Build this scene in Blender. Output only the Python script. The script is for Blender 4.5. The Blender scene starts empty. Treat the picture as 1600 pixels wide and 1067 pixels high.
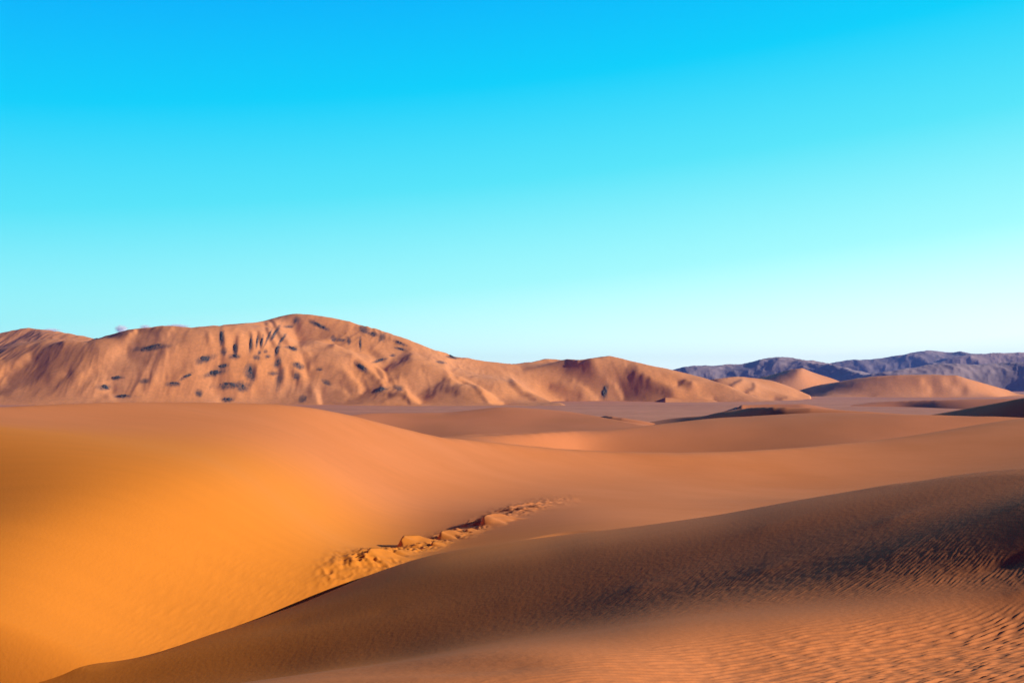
import bpy, math, time
import numpy as np
T0 = time.time()
R = math.radians

# ------------------------------------------------------------------ camera, sky, sun
F = 1556.0          # focal length in photograph pixels (photograph is 1600 wide)
HOR = 600.0         # row of the level line in the photograph
EYE = 32.0          # eye height above the desert plain
scene = bpy.context.scene
cam_d = bpy.data.cameras.new('camera')
cam = bpy.data.objects.new('camera', cam_d)
scene.collection.objects.link(cam)
cam.location = (0, 0, EYE)
cam.rotation_euler = (R(90), 0, 0)
cam_d.sensor_width = 36
cam_d.lens = 36 * F / 1600
cam_d.shift_y = (HOR - 533.5) / 1600
cam_d.clip_start = 0.2
cam_d.clip_end = 200000
scene.camera = cam

SUN_E = R(20)       # height of the sun
SUN_P = R(-11)      # turned from +X towards -Y: right of the camera, slightly behind
Sx, Sy = math.cos(SUN_P), math.sin(SUN_P)
sun_d = bpy.data.lights.new('sun', 'SUN')
sun_d.energy = 5.0
sun_d.angle = R(0.5)
sun_d.color = (1.0, 0.99, 0.92)
sun = bpy.data.objects.new('sun', sun_d)
scene.collection.objects.link(sun)
sun.rotation_euler = (0, R(90) - SUN_E, SUN_P)
sun.location = (60, -10, 80)

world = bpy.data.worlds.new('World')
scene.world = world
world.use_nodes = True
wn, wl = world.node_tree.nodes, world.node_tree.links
wn.clear()
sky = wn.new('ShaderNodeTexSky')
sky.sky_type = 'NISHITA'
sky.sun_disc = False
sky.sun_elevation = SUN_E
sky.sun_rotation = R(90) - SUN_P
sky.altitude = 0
tc = wn.new('ShaderNodeTexCoord')
sep = wn.new('ShaderNodeSeparateXYZ')
wl.new(tc.outputs['Generated'], sep.inputs[0])
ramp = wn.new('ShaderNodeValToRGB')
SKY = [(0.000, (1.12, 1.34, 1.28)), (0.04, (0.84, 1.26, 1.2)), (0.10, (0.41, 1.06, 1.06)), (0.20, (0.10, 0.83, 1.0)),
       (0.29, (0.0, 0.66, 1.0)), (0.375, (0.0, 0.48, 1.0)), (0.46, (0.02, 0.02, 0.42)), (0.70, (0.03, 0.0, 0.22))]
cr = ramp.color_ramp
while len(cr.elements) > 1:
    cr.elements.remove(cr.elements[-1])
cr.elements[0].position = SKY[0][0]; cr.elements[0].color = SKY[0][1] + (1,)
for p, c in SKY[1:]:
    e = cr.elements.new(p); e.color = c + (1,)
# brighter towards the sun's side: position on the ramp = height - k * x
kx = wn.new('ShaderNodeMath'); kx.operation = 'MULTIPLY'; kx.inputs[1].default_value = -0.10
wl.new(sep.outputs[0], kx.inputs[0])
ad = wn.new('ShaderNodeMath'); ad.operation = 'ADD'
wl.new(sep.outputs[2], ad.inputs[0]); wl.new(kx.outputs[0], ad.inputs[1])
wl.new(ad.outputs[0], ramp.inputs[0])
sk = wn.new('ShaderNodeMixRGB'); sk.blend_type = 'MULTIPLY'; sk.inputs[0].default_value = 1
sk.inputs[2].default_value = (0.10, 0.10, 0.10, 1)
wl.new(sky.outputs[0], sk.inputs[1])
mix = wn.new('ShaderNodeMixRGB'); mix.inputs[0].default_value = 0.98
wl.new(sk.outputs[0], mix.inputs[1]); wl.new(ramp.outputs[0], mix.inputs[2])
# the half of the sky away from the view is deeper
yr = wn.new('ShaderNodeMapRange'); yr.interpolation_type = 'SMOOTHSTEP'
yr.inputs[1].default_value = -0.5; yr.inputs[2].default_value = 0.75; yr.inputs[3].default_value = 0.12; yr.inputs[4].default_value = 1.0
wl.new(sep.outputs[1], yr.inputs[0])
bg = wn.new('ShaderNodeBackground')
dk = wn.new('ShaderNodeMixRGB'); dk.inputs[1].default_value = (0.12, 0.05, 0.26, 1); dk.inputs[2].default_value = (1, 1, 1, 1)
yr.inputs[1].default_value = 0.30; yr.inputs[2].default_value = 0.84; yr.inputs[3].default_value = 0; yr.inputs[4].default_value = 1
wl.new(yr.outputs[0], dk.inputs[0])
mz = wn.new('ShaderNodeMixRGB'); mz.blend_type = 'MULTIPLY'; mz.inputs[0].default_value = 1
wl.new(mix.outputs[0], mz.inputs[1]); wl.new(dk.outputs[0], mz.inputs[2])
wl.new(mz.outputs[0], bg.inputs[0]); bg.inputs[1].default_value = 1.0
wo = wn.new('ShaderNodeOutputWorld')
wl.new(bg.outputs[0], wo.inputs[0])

vs = scene.view_settings
vs.view_transform = 'Standard'; vs.look = 'None'; vs.exposure = 0.0; vs.gamma = 1.0
HAZE = 4.6e-5
scene.cycles.volume_bounces = 24
scene.cycles.max_bounces = 24
scene.cycles.diffuse_bounces = 4

# ------------------------------------------------------------------ noise
def _hash(ix, iy, seed):
    h = (ix.astype(np.int64) * 374761393 + iy.astype(np.int64) * 668265263 + seed * 1442695041) & 0xffffffff
    h = ((h ^ (h >> 13)) * 1274126177) & 0xffffffff
    return ((h ^ (h >> 16)) & 0xffffff) / float(0xffffff)
def noise(x, y, seed=0):
    """gradient noise, about -1..1"""
    ix, iy = np.floor(x), np.floor(y)
    fx, fy = x - ix, y - iy
    ix = ix.astype(np.int64); iy = iy.astype(np.int64)
    ux = fx * fx * fx * (fx * (fx * 6 - 15) + 10); uy = fy * fy * fy * (fy * (fy * 6 - 15) + 10)
    r = 0
    for dx, wx in ((0, 1 - ux), (1, ux)):
        for dy, wy in ((0, 1 - uy), (1, uy)):
            a = _hash(ix + dx, iy + dy, seed) * 2 * math.pi
            r = r + wx * wy * (np.cos(a) * (fx - dx) + np.sin(a) * (fy - dy))
    return r * 1.5
def fbm(x, y, n=4, seed=0, gain=0.5):
    r, a = 0, 1.0
    for i in range(n):
        r = r + a * noise(x * 2 ** i + 17.3 * i, y * 2 ** i - 9.1 * i, seed + i); a *= gain
    return r
def sstep(a, b, x):
    t = np.clip((x - a) / (b - a), 0, 1); return t * t * (3 - 2 * t)

# ------------------------------------------------------------------ heightfields
# A dune is a heightfield over (s, q): s = x / y and q = ln(y) with y the distance ahead; it stores w = z / y.
# Its heights are solved so that crests pass through measured points and slopes across the sun give the shades seen.
def tps(pts, vscale=2.2, lam=0.02):
    P = np.array(pts, float); X = P[:, :2] * [1 / 100, vscale / 100]; y = P[:, 2]
    n = len(P)
    def K(A, B):
        d2 = ((A[:, None] - B[None]) ** 2).sum(-1)
        return np.where(d2 > 0, d2 * np.log(d2 + 1e-12), 0) * .5
    A = np.zeros((n + 3, n + 3)); A[:n, :n] = K(X, X) + lam * np.eye(n)
    A[:n, n] = 1; A[:n, n + 1:] = X; A[n, :n] = 1; A[n + 1:, :n] = X.T
    c = np.linalg.solve(A, np.concatenate([y, np.zeros(3)]))
    def f(u, v):
        Q = np.stack([u.ravel(), v.ravel()], 1) * [1 / 100, vscale / 100]
        r = K(Q, X) @ c[:n] + c[n] + Q @ c[n + 1:]
        return r.reshape(u.shape)
    return f
def seg_dist(u, v, pl, vs_=1.0):
    best = np.full(u.shape, 1e9)
    for (a, b), (c, d) in zip(pl[:-1], pl[1:]):
        dx, dy = c - a, (d - b) * vs_
        t = np.clip(((u - a) * dx + (v - b) * vs_ * dy) / (dx * dx + dy * dy + 1e-9), 0, 1)
        best = np.minimum(best, np.hypot(u - a - t * dx, (v - b) * vs_ - t * dy))
    return best
def srgb(c):
    c = np.clip(c, 0, 255) / 255.; return np.where(c < .04045, c / 12.92, ((c + .055) / 1.055) ** 2.4)
GA, GB = 1.22, 0.02
class Field: pass
def solve_field(s0, s1, ns, d0, d1, nq, crest, anchors, shades, strokes=(), ell=0.02, ellq=None, iters=5, cg=250, back=-0.3, vscale=2.2,
                crest_w=8.0, anchor_w=3.0, clampv=None, foot=None, start=None, gain=1.0, cap=True):
    ellq = ell if ellq is None else ellq
    s = np.linspace(s0, s1, ns); q = np.linspace(math.log(d0), math.log(d1), nq)
    hs, hq = s[1] - s[0], q[1] - q[0]
    u = 800 + F * s
    C = np.array(crest, float); C = C[np.argsort(C[:, 0])]
    cv = np.interp(u, C[:, 0], C[:, 1]); cd = np.interp(u, C[:, 0], C[:, 2])
    k = np.ones(3) / 3
    cds = np.convolve(np.pad(cd, 1, 'edge'), k, 'valid')
    cq = np.log(cds); cw = (HOR - cv) / F
    idx = lambda i, j: i * nq + j
    shades = list(shades)
    for ue in (u[0], u[-1]):
        vm = np.interp(ue, C[:, 0], C[:, 1]) + 8
        if min(abs(p[0] - ue) for p in shades) > 35: shades.append((ue, vm, 168))
    base = tps(shades, vscale)
    def target(U, V):
        b = np.clip(base(U, V), 20, 255)
        for st in strokes:
            val, wd, pl = st[:3]
            a = np.exp(-(seg_dist(U, V, pl) / wd) ** 2)
            b = b * (1 - a) + val * a
        return np.clip(192 + (b - 192) * np.where(b > 192, gain, 1 + (gain - 1) * .45), 8, 255)
    if start is not None: W = cubic_matrix(start.s[0], start.hs, len(start.s), s).astype(float) @ start.W @ cubic_matrix(start.q[0], start.hq, len(start.q), q).T
    else: W = np.zeros((ns, nq))
    if foot:
        Fp = np.array(foot, float); Fp = Fp[np.argsort(Fp[:, 0])]
        fd = np.interp(u, Fp[:, 0], Fp[:, 2]); fz = np.interp(u, Fp[:, 0], (HOR - Fp[:, 1]) / F * Fp[:, 2])
        fq_ = np.log(fd)
    Q = np.broadcast_to(q, (ns, nq)); S_ = np.broadcast_to(s[:, None], (ns, nq)); U = 800 + F * S_
    I, J = np.meshgrid(np.arange(ns), np.arange(nq), indexing='ij')
    I1 = I[1:-1, 1:-1]; J1 = J[1:-1, 1:-1]
    for it in range(0 if start is None else 1, iters + 1):
        rows, cols, vals, rhs = [], [], [], []
        nr = 0
        def add(cl, vl, b):
            nonlocal nr
            m = len(b); r = nr + np.arange(m)
            for c_, v_ in zip(cl, vl):
                rows.append(r); cols.append(c_); vals.append(np.broadcast_to(v_, (m,)))
            rhs.append(b); nr += m
        # smoothness
        a = I[1:-1, :].ravel(), J[1:-1, :].ravel(); c = ell / hs ** 2 * hs ** 0
        add([idx(a[0] - 1, a[1]), idx(*a), idx(a[0] + 1, a[1])], [c, -2 * c, c], np.zeros(len(a[0])))
        a = I[:, 1:-1].ravel(), J[:, 1:-1].ravel(); c = ellq / hq ** 2
        add([idx(a[0], a[1] - 1), idx(*a), idx(a[0], a[1] + 1)], [c, -2 * c, c], np.zeros(len(a[0])))
        a = I[:-1, :-1].ravel(), J[:-1, :-1].ravel(); c = math.sqrt(2 * ell * ellq) / (hs * hq)
        add([idx(*a), idx(a[0] + 1, a[1]), idx(a[0], a[1] + 1), idx(a[0] + 1, a[1] + 1)], [c, -c, -c, c], np.zeros(len(a[0])))
        # crest: height and tangency
        for dwt in (0,):
            f = (cq - q[0]) / hq; j = np.clip(np.floor(f).astype(int), 0, nq - 2); t = f - j; i = np.arange(ns)
            wgt = crest_w / hs ** .5
            add([idx(i, j), idx(i, j + 1)], [wgt * (1 - t), wgt * t], wgt * cw)
            wgt = 1.0
            add([idx(i, j), idx(i, j + 1)], [-wgt / hq, wgt / hq], np.zeros(ns))
        # anchors
        A = np.array([tuple(a) + (1.0,) * (4 - len(a)) for a in anchors], float)
        if len(A):
            fs = ((A[:, 0] - 800) / F - s0) / hs; fq = (np.log(A[:, 2]) - q[0]) / hq
            ok = (fs > 0) & (fs < ns - 1) & (fq > 0) & (fq < nq - 1)
            A, fs, fq = A[ok], fs[ok], fq[ok]
            i = fs.astype(int); j = fq.astype(int); ti = fs - i; tj = fq - j
            wt = (A[:, 3] if A.shape[1] > 3 else 1.0) * anchor_w / hs ** .5
            add([idx(i, j), idx(i + 1, j), idx(i, j + 1), idx(i + 1, j + 1)],
                [wt * (1 - ti) * (1 - tj), wt * ti * (1 - tj), wt * (1 - ti) * tj, wt * ti * tj], wt * (HOR - A[:, 1]) / F)
        if foot:
            front = Q < fq_[:, None]
            i, j = I[front], J[front]; dd = np.exp(q[j]); w_ = 2.0
            add([idx(i, j)], [np.full(len(i), w_ / hq)], w_ / hq * (fz[i] - .12 * (fd[i] - dd)) / dd)
        # behind the crest: fall away
        beyond = (Q > cq[:, None] + 1.5 * hq)
        m = beyond[1:-1, 1:-1]
        i, j = I1[m], J1[m]; ss = s[i]; w_ = .3
        add([idx(i, j), idx(i, j + 1), idx(i, j - 1), idx(i + 1, j), idx(i - 1, j)],
            [w_, w_ * .5 / hq, -w_ * .5 / hq, -w_ * ss * .5 / hs, w_ * ss * .5 / hs], np.full(len(i), w_ * back))
        if it > 0:
            rm = np.maximum.accumulate(W, axis=1)
            vis = np.zeros_like(beyond); vis[:, 1:] = W[:, 1:] > rm[:, :-1] - 0.0005
            vis &= ~(Q > cq[:, None] + .5 * hq)
            if foot: vis &= ~front
            V = HOR - F * W
            if clampv is not None: V = np.clip(V, clampv[0], clampv[1])
            Tg = target(U, np.maximum(V, cv[:, None] + 1))
            sh = (srgb(Tg) - GB) / GA
            ws = np.gradient(W, hs, axis=0); wq = np.gradient(W, hq, axis=1)
            zx = ws; zy = W + wq - S_ * ws
            nrm = np.sqrt(1 + np.minimum(zx ** 2 + zy ** 2, .6))
            g = np.clip((math.sin(SUN_E) - sh * nrm) / math.cos(SUN_E), -.75, .7)
            m = vis[1:-1, 1:-1]; i, j = I1[m], J1[m]; ss = s[i]; w_ = 1.0
            add([idx(i, j), idx(i, j + 1), idx(i, j - 1), idx(i + 1, j), idx(i - 1, j)],
                [np.full(len(i), w_ * Sy), w_ * Sy * .5 / hq, -w_ * Sy * .5 / hq, w_ * (Sx - Sy * ss) * .5 / hs, -w_ * (Sx - Sy * ss) * .5 / hs],
                w_ * g[i, j])
        r = np.concatenate(rows); c = np.concatenate(cols); v = np.concatenate([np.asarray(x, float) for x in vals]); b = np.concatenate(rhs)
        n = ns * nq
        Av = lambda x: np.bincount(r, v * x[c], minlength=nr)
        At = lambda y: np.bincount(c, v * y[r], minlength=n)
        D = 1 / (np.bincount(c, v * v, minlength=n) + 1e-9)
        x = W.ravel().copy() if (it or start is not None) else np.full(n, cw.mean())
        res = At(b - Av(x)); z = D * res; p = z.copy(); rz = res @ z
        for _ in range(cg * (3 if it == 0 else 1)):
            Ap = At(Av(p)); al = rz / (p @ Ap + 1e-30)
            x += al * p; res -= al * Ap; z = D * res; rz2 = res @ z
            if rz2 < 1e-14 * abs(rz) + 1e-18: break
            p = z + rz2 / rz * p; rz = rz2
        W = x.reshape(ns, nq) if it < 2 or start is not None else .45 * W + .55 * x.reshape(ns, nq)
    dist = np.exp(q)[None]; zc = (cw * cds)[:, None]
    lim = (zc - .03 * (dist - cds[:, None])) / dist
    if cap: W = np.where(Q > cq[:, None] + 3 * hq, np.minimum(W, lim), W)
    if cap: W = np.where(Q <= cq[:, None] + 3 * hq, np.minimum(W, cw[:, None] + .0005), W)
    f = Field(); f.s, f.q, f.W, f.hs, f.hq, f.crest = s, q, W, hs, hq, (u, cv, cq)
    return f
def solve_levels(s0, s1, ns, d0, d1, nq, *a, levels=(4, 2), iters=4, fine=2, **k):
    st = None
    for lv in levels:
        st = solve_field(s0, s1, ns // lv, d0, d1, max(nq // max(lv // 2, 1), 20), *a, iters=iters, start=st, **k)
    return solve_field(s0, s1, ns, d0, d1, nq, *a, iters=fine, start=st, **k)
def cubic_matrix(x0, h, n, x):
    t = np.clip((x - x0) / h, 0, n - 1 - 1e-6); i = np.floor(t).astype(int); f = t - i
    M = np.zeros((len(x), n), np.float32)
    w = [(-f + 2 * f ** 2 - f ** 3) / 2, (2 - 5 * f ** 2 + 3 * f ** 3) / 2, (f + 4 * f ** 2 - 3 * f ** 3) / 2, (-f ** 2 + f ** 3) / 2]
    for k in range(4):
        np.add.at(M, (np.arange(len(x)), np.clip(i + k - 1, 0, n - 1)), w[k])
    return M
def sample(f, s, q):
    return cubic_matrix(f.s[0], f.hs, len(f.s), s) @ f.W @ cubic_matrix(f.q[0], f.hq, len(f.q), q).T
def world_xyz(f, s, q):
    W = sample(f, s, q); d = np.exp(q)
    X = s[:, None] * d[None]; Y = np.broadcast_to(d, X.shape).copy()
    return X, Y, W * d
def hit(f, u, v, dmin=0):
    """distance and point where the field is first seen at a photograph pixel"""
    qs = np.linspace(f.q[0], f.q[-1], 900); w = sample(f, np.array([(u - 800) / F]), qs)[0]
    ok = qs > math.log(max(dmin, 1e-3)); w = np.where(ok, w, -9)
    k = np.argmax(w >= (HOR - v) / F)
    if w.max() < (HOR - v) / F: k = int(np.argmax(w))
    d = math.exp(qs[k]); return (u - 800) / F * d, d, w[k] * d

col = scene.collection
def grid_mesh(name, X, Y, Z, mat, mask=None, parent=None, attr=None, **props):
    """one mesh from a grid of points; mask picks which quads belong to it"""
    ns, nq = X.shape
    n = np.arange(ns * nq).reshape(ns, nq)
    quads = np.stack([n[:-1, :-1], n[1:, :-1], n[1:, 1:], n[:-1, 1:]], -1)
    if mask is None: quads = quads.reshape(-1, 4)
    else: quads = quads[mask]
    co = np.stack([X, Y, Z + EYE], -1).reshape(-1, 3)
    used = np.zeros(len(co), bool); used[quads.ravel()] = True
    remap = np.cumsum(used) - 1
    co = co[used]; quads = remap[quads]
    me = bpy.data.meshes.new(name)
    me.vertices.add(len(co)); me.vertices.foreach_set('co', co.astype(np.float32).ravel())
    me.loops.add(quads.size); me.loops.foreach_set('vertex_index', quads.astype(np.int32).ravel())
    me.polygons.add(len(quads)); me.polygons.foreach_set('loop_start', np.arange(0, quads.size, 4, dtype=np.int32))
    me.polygons.foreach_set('use_smooth', np.ones(len(quads), bool))
    me.update(calc_edges=True)
    me.materials.append(mat)
    o = bpy.data.objects.new(name, me); col.objects.link(o)
    if parent is not None: o.parent = parent
    for k, v in props.items(): o[k] = v
    if attr is not None:
        at = me.attributes.new('gravel', 'FLOAT', 'POINT'); at.data.foreach_set('value', attr.reshape(-1)[used].astype(np.float32))
    return o

# ------------------------------------------------------------------ materials
def new_mat(name):
    m = bpy.data.materials.new(name); m.use_nodes = True
    nt = m.node_tree; b = nt.nodes['Principled BSDF']
    b.inputs['Specular IOR Level'].default_value = 0.15
    b.inputs['Roughness'].default_value = 0.9
    return m, nt, b
def sand(name, ca, cb, scale, grain=None, bump=None, cc=None, scale2=None, stretch=(1, 1, 1), orange_patch=False, gravel=False):
    m, nt, b = new_mat(name)
    N, L = nt.nodes, nt.links
    t = N.new('ShaderNodeTexCoord'); mp = N.new('ShaderNodeMapping'); mp.inputs['Scale'].default_value = stretch
    L.new(t.outputs['Object'], mp.inputs[0])
    n1 = N.new('ShaderNodeTexNoise'); n1.inputs['Scale'].default_value = scale; n1.inputs['Detail'].default_value = 4
    L.new(mp.outputs[0], n1.inputs['Vector'])
    r = N.new('ShaderNodeMapRange'); r.inputs[1].default_value = .35; r.inputs[2].default_value = .65
    L.new(n1.outputs[0], r.inputs[0])
    mx = N.new('ShaderNodeMixRGB'); mx.inputs[1].default_value = ca + (1,); mx.inputs[2].default_value = cb + (1,)
    L.new(r.outputs[0], mx.inputs[0]); last = mx.outputs[0]
    if grain:
        g = N.new('ShaderNodeTexNoise'); g.inputs['Scale'].default_value = grain[0]; g.inputs['Detail'].default_value = 3
        L.new(t.outputs['Object'], g.inputs['Vector'])
        gr = N.new('ShaderNodeMapRange'); gr.inputs[1].default_value = .3; gr.inputs[2].default_value = .7
        gr.inputs[3].default_value = 1 - grain[1]; gr.inputs[4].default_value = 1 + grain[1]
        L.new(g.outputs[0], gr.inputs[0])
        mm = N.new('ShaderNodeMixRGB'); mm.blend_type = 'MULTIPLY'; mm.inputs[0].default_value = 1
        L.new(last, mm.inputs[1]); L.new(gr.outputs[0], mm.inputs[2]); last = mm.outputs[0]
    if orange_patch:      # faint wind streaks
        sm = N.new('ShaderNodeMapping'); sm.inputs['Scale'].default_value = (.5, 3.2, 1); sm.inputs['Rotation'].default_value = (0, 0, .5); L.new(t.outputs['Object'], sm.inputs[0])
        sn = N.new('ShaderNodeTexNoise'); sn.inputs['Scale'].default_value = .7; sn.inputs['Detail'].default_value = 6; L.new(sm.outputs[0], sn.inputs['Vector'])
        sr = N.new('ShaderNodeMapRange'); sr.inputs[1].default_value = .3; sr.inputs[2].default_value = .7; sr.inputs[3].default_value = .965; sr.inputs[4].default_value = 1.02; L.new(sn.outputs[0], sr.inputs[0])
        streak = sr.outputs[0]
    if gravel:    # dark gravel and bedrock lying bare where the sand is thin
        ga = N.new('ShaderNodeAttribute'); ga.attribute_name = 'gravel'
        gn = N.new('ShaderNodeTexNoise'); gn.inputs['Scale'].default_value = .3; gn.inputs['Detail'].default_value = 3; L.new(t.outputs['Object'], gn.inputs['Vector'])
        gx = N.new('ShaderNodeMapRange'); gx.inputs[1].default_value = .3; gx.inputs[2].default_value = .7; gx.inputs[3].default_value = .7; gx.inputs[4].default_value = 1.15; L.new(gn.outputs[0], gx.inputs[0])
        gy = N.new('ShaderNodeMath'); gy.operation = 'MULTIPLY'; gy.use_clamp = True; L.new(ga.outputs['Fac'], gy.inputs[0]); L.new(gx.outputs[0], gy.inputs[1])
        gm = N.new('ShaderNodeMixRGB'); gm.inputs[2].default_value = (0.075, 0.065, 0.065, 1); L.new(gy.outputs[0], gm.inputs[0]); L.new(last, gm.inputs[1]); last = gm.outputs[0]
    if orange_patch:      # sand colour shifts to a more saturated orange inside a soft ellipse
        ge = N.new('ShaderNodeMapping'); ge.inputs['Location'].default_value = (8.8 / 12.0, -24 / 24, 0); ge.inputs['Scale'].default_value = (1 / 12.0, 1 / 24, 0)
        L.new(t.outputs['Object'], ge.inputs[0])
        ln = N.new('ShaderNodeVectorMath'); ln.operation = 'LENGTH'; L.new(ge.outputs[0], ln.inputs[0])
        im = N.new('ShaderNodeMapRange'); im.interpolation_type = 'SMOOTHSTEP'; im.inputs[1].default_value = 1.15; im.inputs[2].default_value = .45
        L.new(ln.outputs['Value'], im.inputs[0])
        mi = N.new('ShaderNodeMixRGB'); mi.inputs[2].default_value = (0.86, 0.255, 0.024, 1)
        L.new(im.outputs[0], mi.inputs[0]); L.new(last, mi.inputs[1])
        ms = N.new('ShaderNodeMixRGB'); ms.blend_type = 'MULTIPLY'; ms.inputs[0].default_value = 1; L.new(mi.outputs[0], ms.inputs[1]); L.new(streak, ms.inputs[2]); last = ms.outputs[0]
    L.new(last, b.inputs['Base Color'])
    if bump:
        g = N.new('ShaderNodeTexNoise'); g.inputs['Scale'].default_value = bump[0]; g.inputs['Detail'].default_value = 6
        L.new(t.outputs['Object'], g.inputs['Vector'])
        bp = N.new('ShaderNodeBump'); bp.inputs['Strength'].default_value = 1; bp.inputs['Distance'].default_value = bump[1]
        L.new(g.outputs[0], bp.inputs['Height']); L.new(bp.outputs[0], b.inputs['Normal'])
    return m
M_near = sand('pink_brown_sand', (0.770, 0.234, 0.063), (0.810, 0.254, 0.077), .12, grain=(60, .07), orange_patch=True, bump=(14, .004))
M_mid = sand('brown_sand', (0.700, 0.220, 0.068), (0.760, 0.238, 0.081), .02, grain=(2, .04))
M_hill = sand('hill_sand', (0.80, 0.312, 0.115), (0.84, 0.305, 0.092), .008, grain=(.2, .08), bump=(.05, .5), gravel=True)
M_plain = sand('plain_sand', (0.620, 0.234, 0.117), (0.720, 0.290, 0.153), .004, grain=(.05, .10), stretch=(.4, 2, 1))
M_far = sand('far_rock_and_sand', (0.40, 0.29, 0.28), (0.68, 0.43, 0.34), .0015, grain=(.01, .15), bump=(.006, 14))
M_rock = sand('dark_rock', (0.04, 0.045, 0.055), (0.14, 0.10, 0.08), .16, grain=(.8, .4), bump=(.5, 1.0))

# ------------------------------------------------------------------ foreground dunes
# two dunes that meet in the dark valley line: the big orange one at the left and the rippled one the camera stands on
fore_crest = [(-1100, 600, 30), (-400, 632, 36), (0, 637, 44), (100, 632, 48), (200, 628.5, 52), (330, 630, 58), (420, 631.5, 62), (480, 637, 65), (540, 648, 70),
              (600, 663, 76), (680, 683, 86), (760, 691, 95), (830, 698, 102), (900, 704, 108), (980, 707, 112), (1060, 708, 113), (1150, 706, 119),
              (1250, 700, 129), (1350, 690, 141), (1430, 680, 152), (1500, 668, 166), (1600, 653, 185), (2000, 640, 200), (2700, 630, 200)]
fore_anchor = [  # column, row, distance
    (131, 1032, 15.8), (0, 1062, 14.5), (350, 980, 18.3), (450, 944, 19.9), (600, 888, 21.5), (700, 862, 24), (780, 830, 32, .5), (900, 795, 43, .4), (1080, 750, 62, .3),
    (0, 700, 33, .3), (300, 800, 30, .2), (-300, 760, 24, .2), (800, 1010, 15), (1100, 960, 19, .6), (1400, 900, 25, .6), (1600, 880, 28, .6), (2000, 850, 30, .6), (600, 1060, 12.5, .6), (300, 1130, 12, .8), (131, 1135, 12, .8), (0, 1140, 12, .8), (1300, 745, 62, .3)]
fore_shade = [  # column, row, red value
    (0, 645, 200), (100, 645, 200), (400, 645, 215), (500, 652, 240), (570, 668, 245), (100, 720, 188), (0, 790, 162), (75, 790, 185), (0, 720, 172),
    (300, 700, 210), (425, 755, 253), (300, 790, 246), (500, 720, 250), (640, 690, 243), (750, 720, 230), (750, 770, 205), (50, 850, 225), (0, 900, 218),
    (20, 950, 238), (10, 1010, 222), (100, 1000, 240), (200, 900, 250), (400, 850, 250), (300, 940, 238), (500, 870, 232), (450, 920, 222), (600, 800, 228), (570, 850, 210),
    (700, 780, 203), (850, 760, 195), (850, 715, 225), (1000, 760, 190), (1000, 725, 210), (1100, 730, 200), (1300, 720, 203), (1300, 745, 203), (1400, 700, 195), (1500, 720, 172),
    (1590, 690, 148), (1590, 725, 165), (1500, 665, 175), (1000, 800, 188), (1200, 765, 205), (1400, 745, 200), (1580, 740, 160), (780, 815, 140), (820, 820, 145), (900, 806, 165), (690, 868, 140), (760, 842, 130), (850, 822, 140), (830, 838, 135), (950, 802, 180), (620, 890, 185),
    (600, 1000, 205), (800, 900, 190), (1000, 900, 190), (1400, 850, 190), (1590, 850, 180), (1200, 1050, 180), (700, 1050, 190), (200, 1060, 225), (-400, 800, 190), (-400, 1000, 215), (2000, 800, 175), (2000, 700, 165)]
fore = solve_field(-1.2, 1.2, 133, 8, 260, 140, fore_crest, fore_anchor, fore_shade, ell=.010, ellq=.010, iters=8, cg=420, back=-.30, vscale=2.0, clampv=(600, 1100))
print('fore', time.time() - T0)
near_crest = [(-1100, 1110, 24), (-400, 1110, 22), (0, 1058, 18), (131, 1028, 18), (350, 975, 21), (450, 938, 23), (600, 893, 25), (700, 871, 26), (830, 845, 25), (950, 822, 23), (1080, 801, 20), (1200, 782, 17.5),
              (1400, 763, 15), (1600, 748, 13), (1800, 736, 11.8), (2300, 722, 11), (2700, 722, 10.5)]
near_anchor = [(u_, 1148, 5, 1.5) for u_ in range(-100, 2000, 100)] + [(u_, 1285, 4, 1.5) for u_ in range(-100, 2000, 100)] + [(u_, 1513, 3, 1.5) for u_ in range(-100, 2000, 100)] + [(131, 1030, 16, 3), (0, 1060, 16, 3), (250, 1004, 17, 3), (350, 980, 18.2, 3), (500, 1063, 6), (600, 1063, 6), (800, 1063, 6), (900, 1063, 6), (1150, 1063, 6),  (1300, 1060, 6), (1590, 1060, 6), (1000, 1060, 6), (700, 1066, 6), (400, 1085, 5.8), (1400, 945, 8.6), (1600, 925, 9.2), (600, 1046, 6.6), (800, 1012, 7.1), (1000, 987, 7.6), (1200, 963, 8.1),
    (0, 1200, 4.8), (-300, 1250, 4.6, .5), (2000, 1000, 7.4), (800, 1400, 3.4), (1500, 1300, 3.9), (200, 1350, 3.7), (2200, 1300, 3.9), (-600, 1400, 3.6)]
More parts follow.
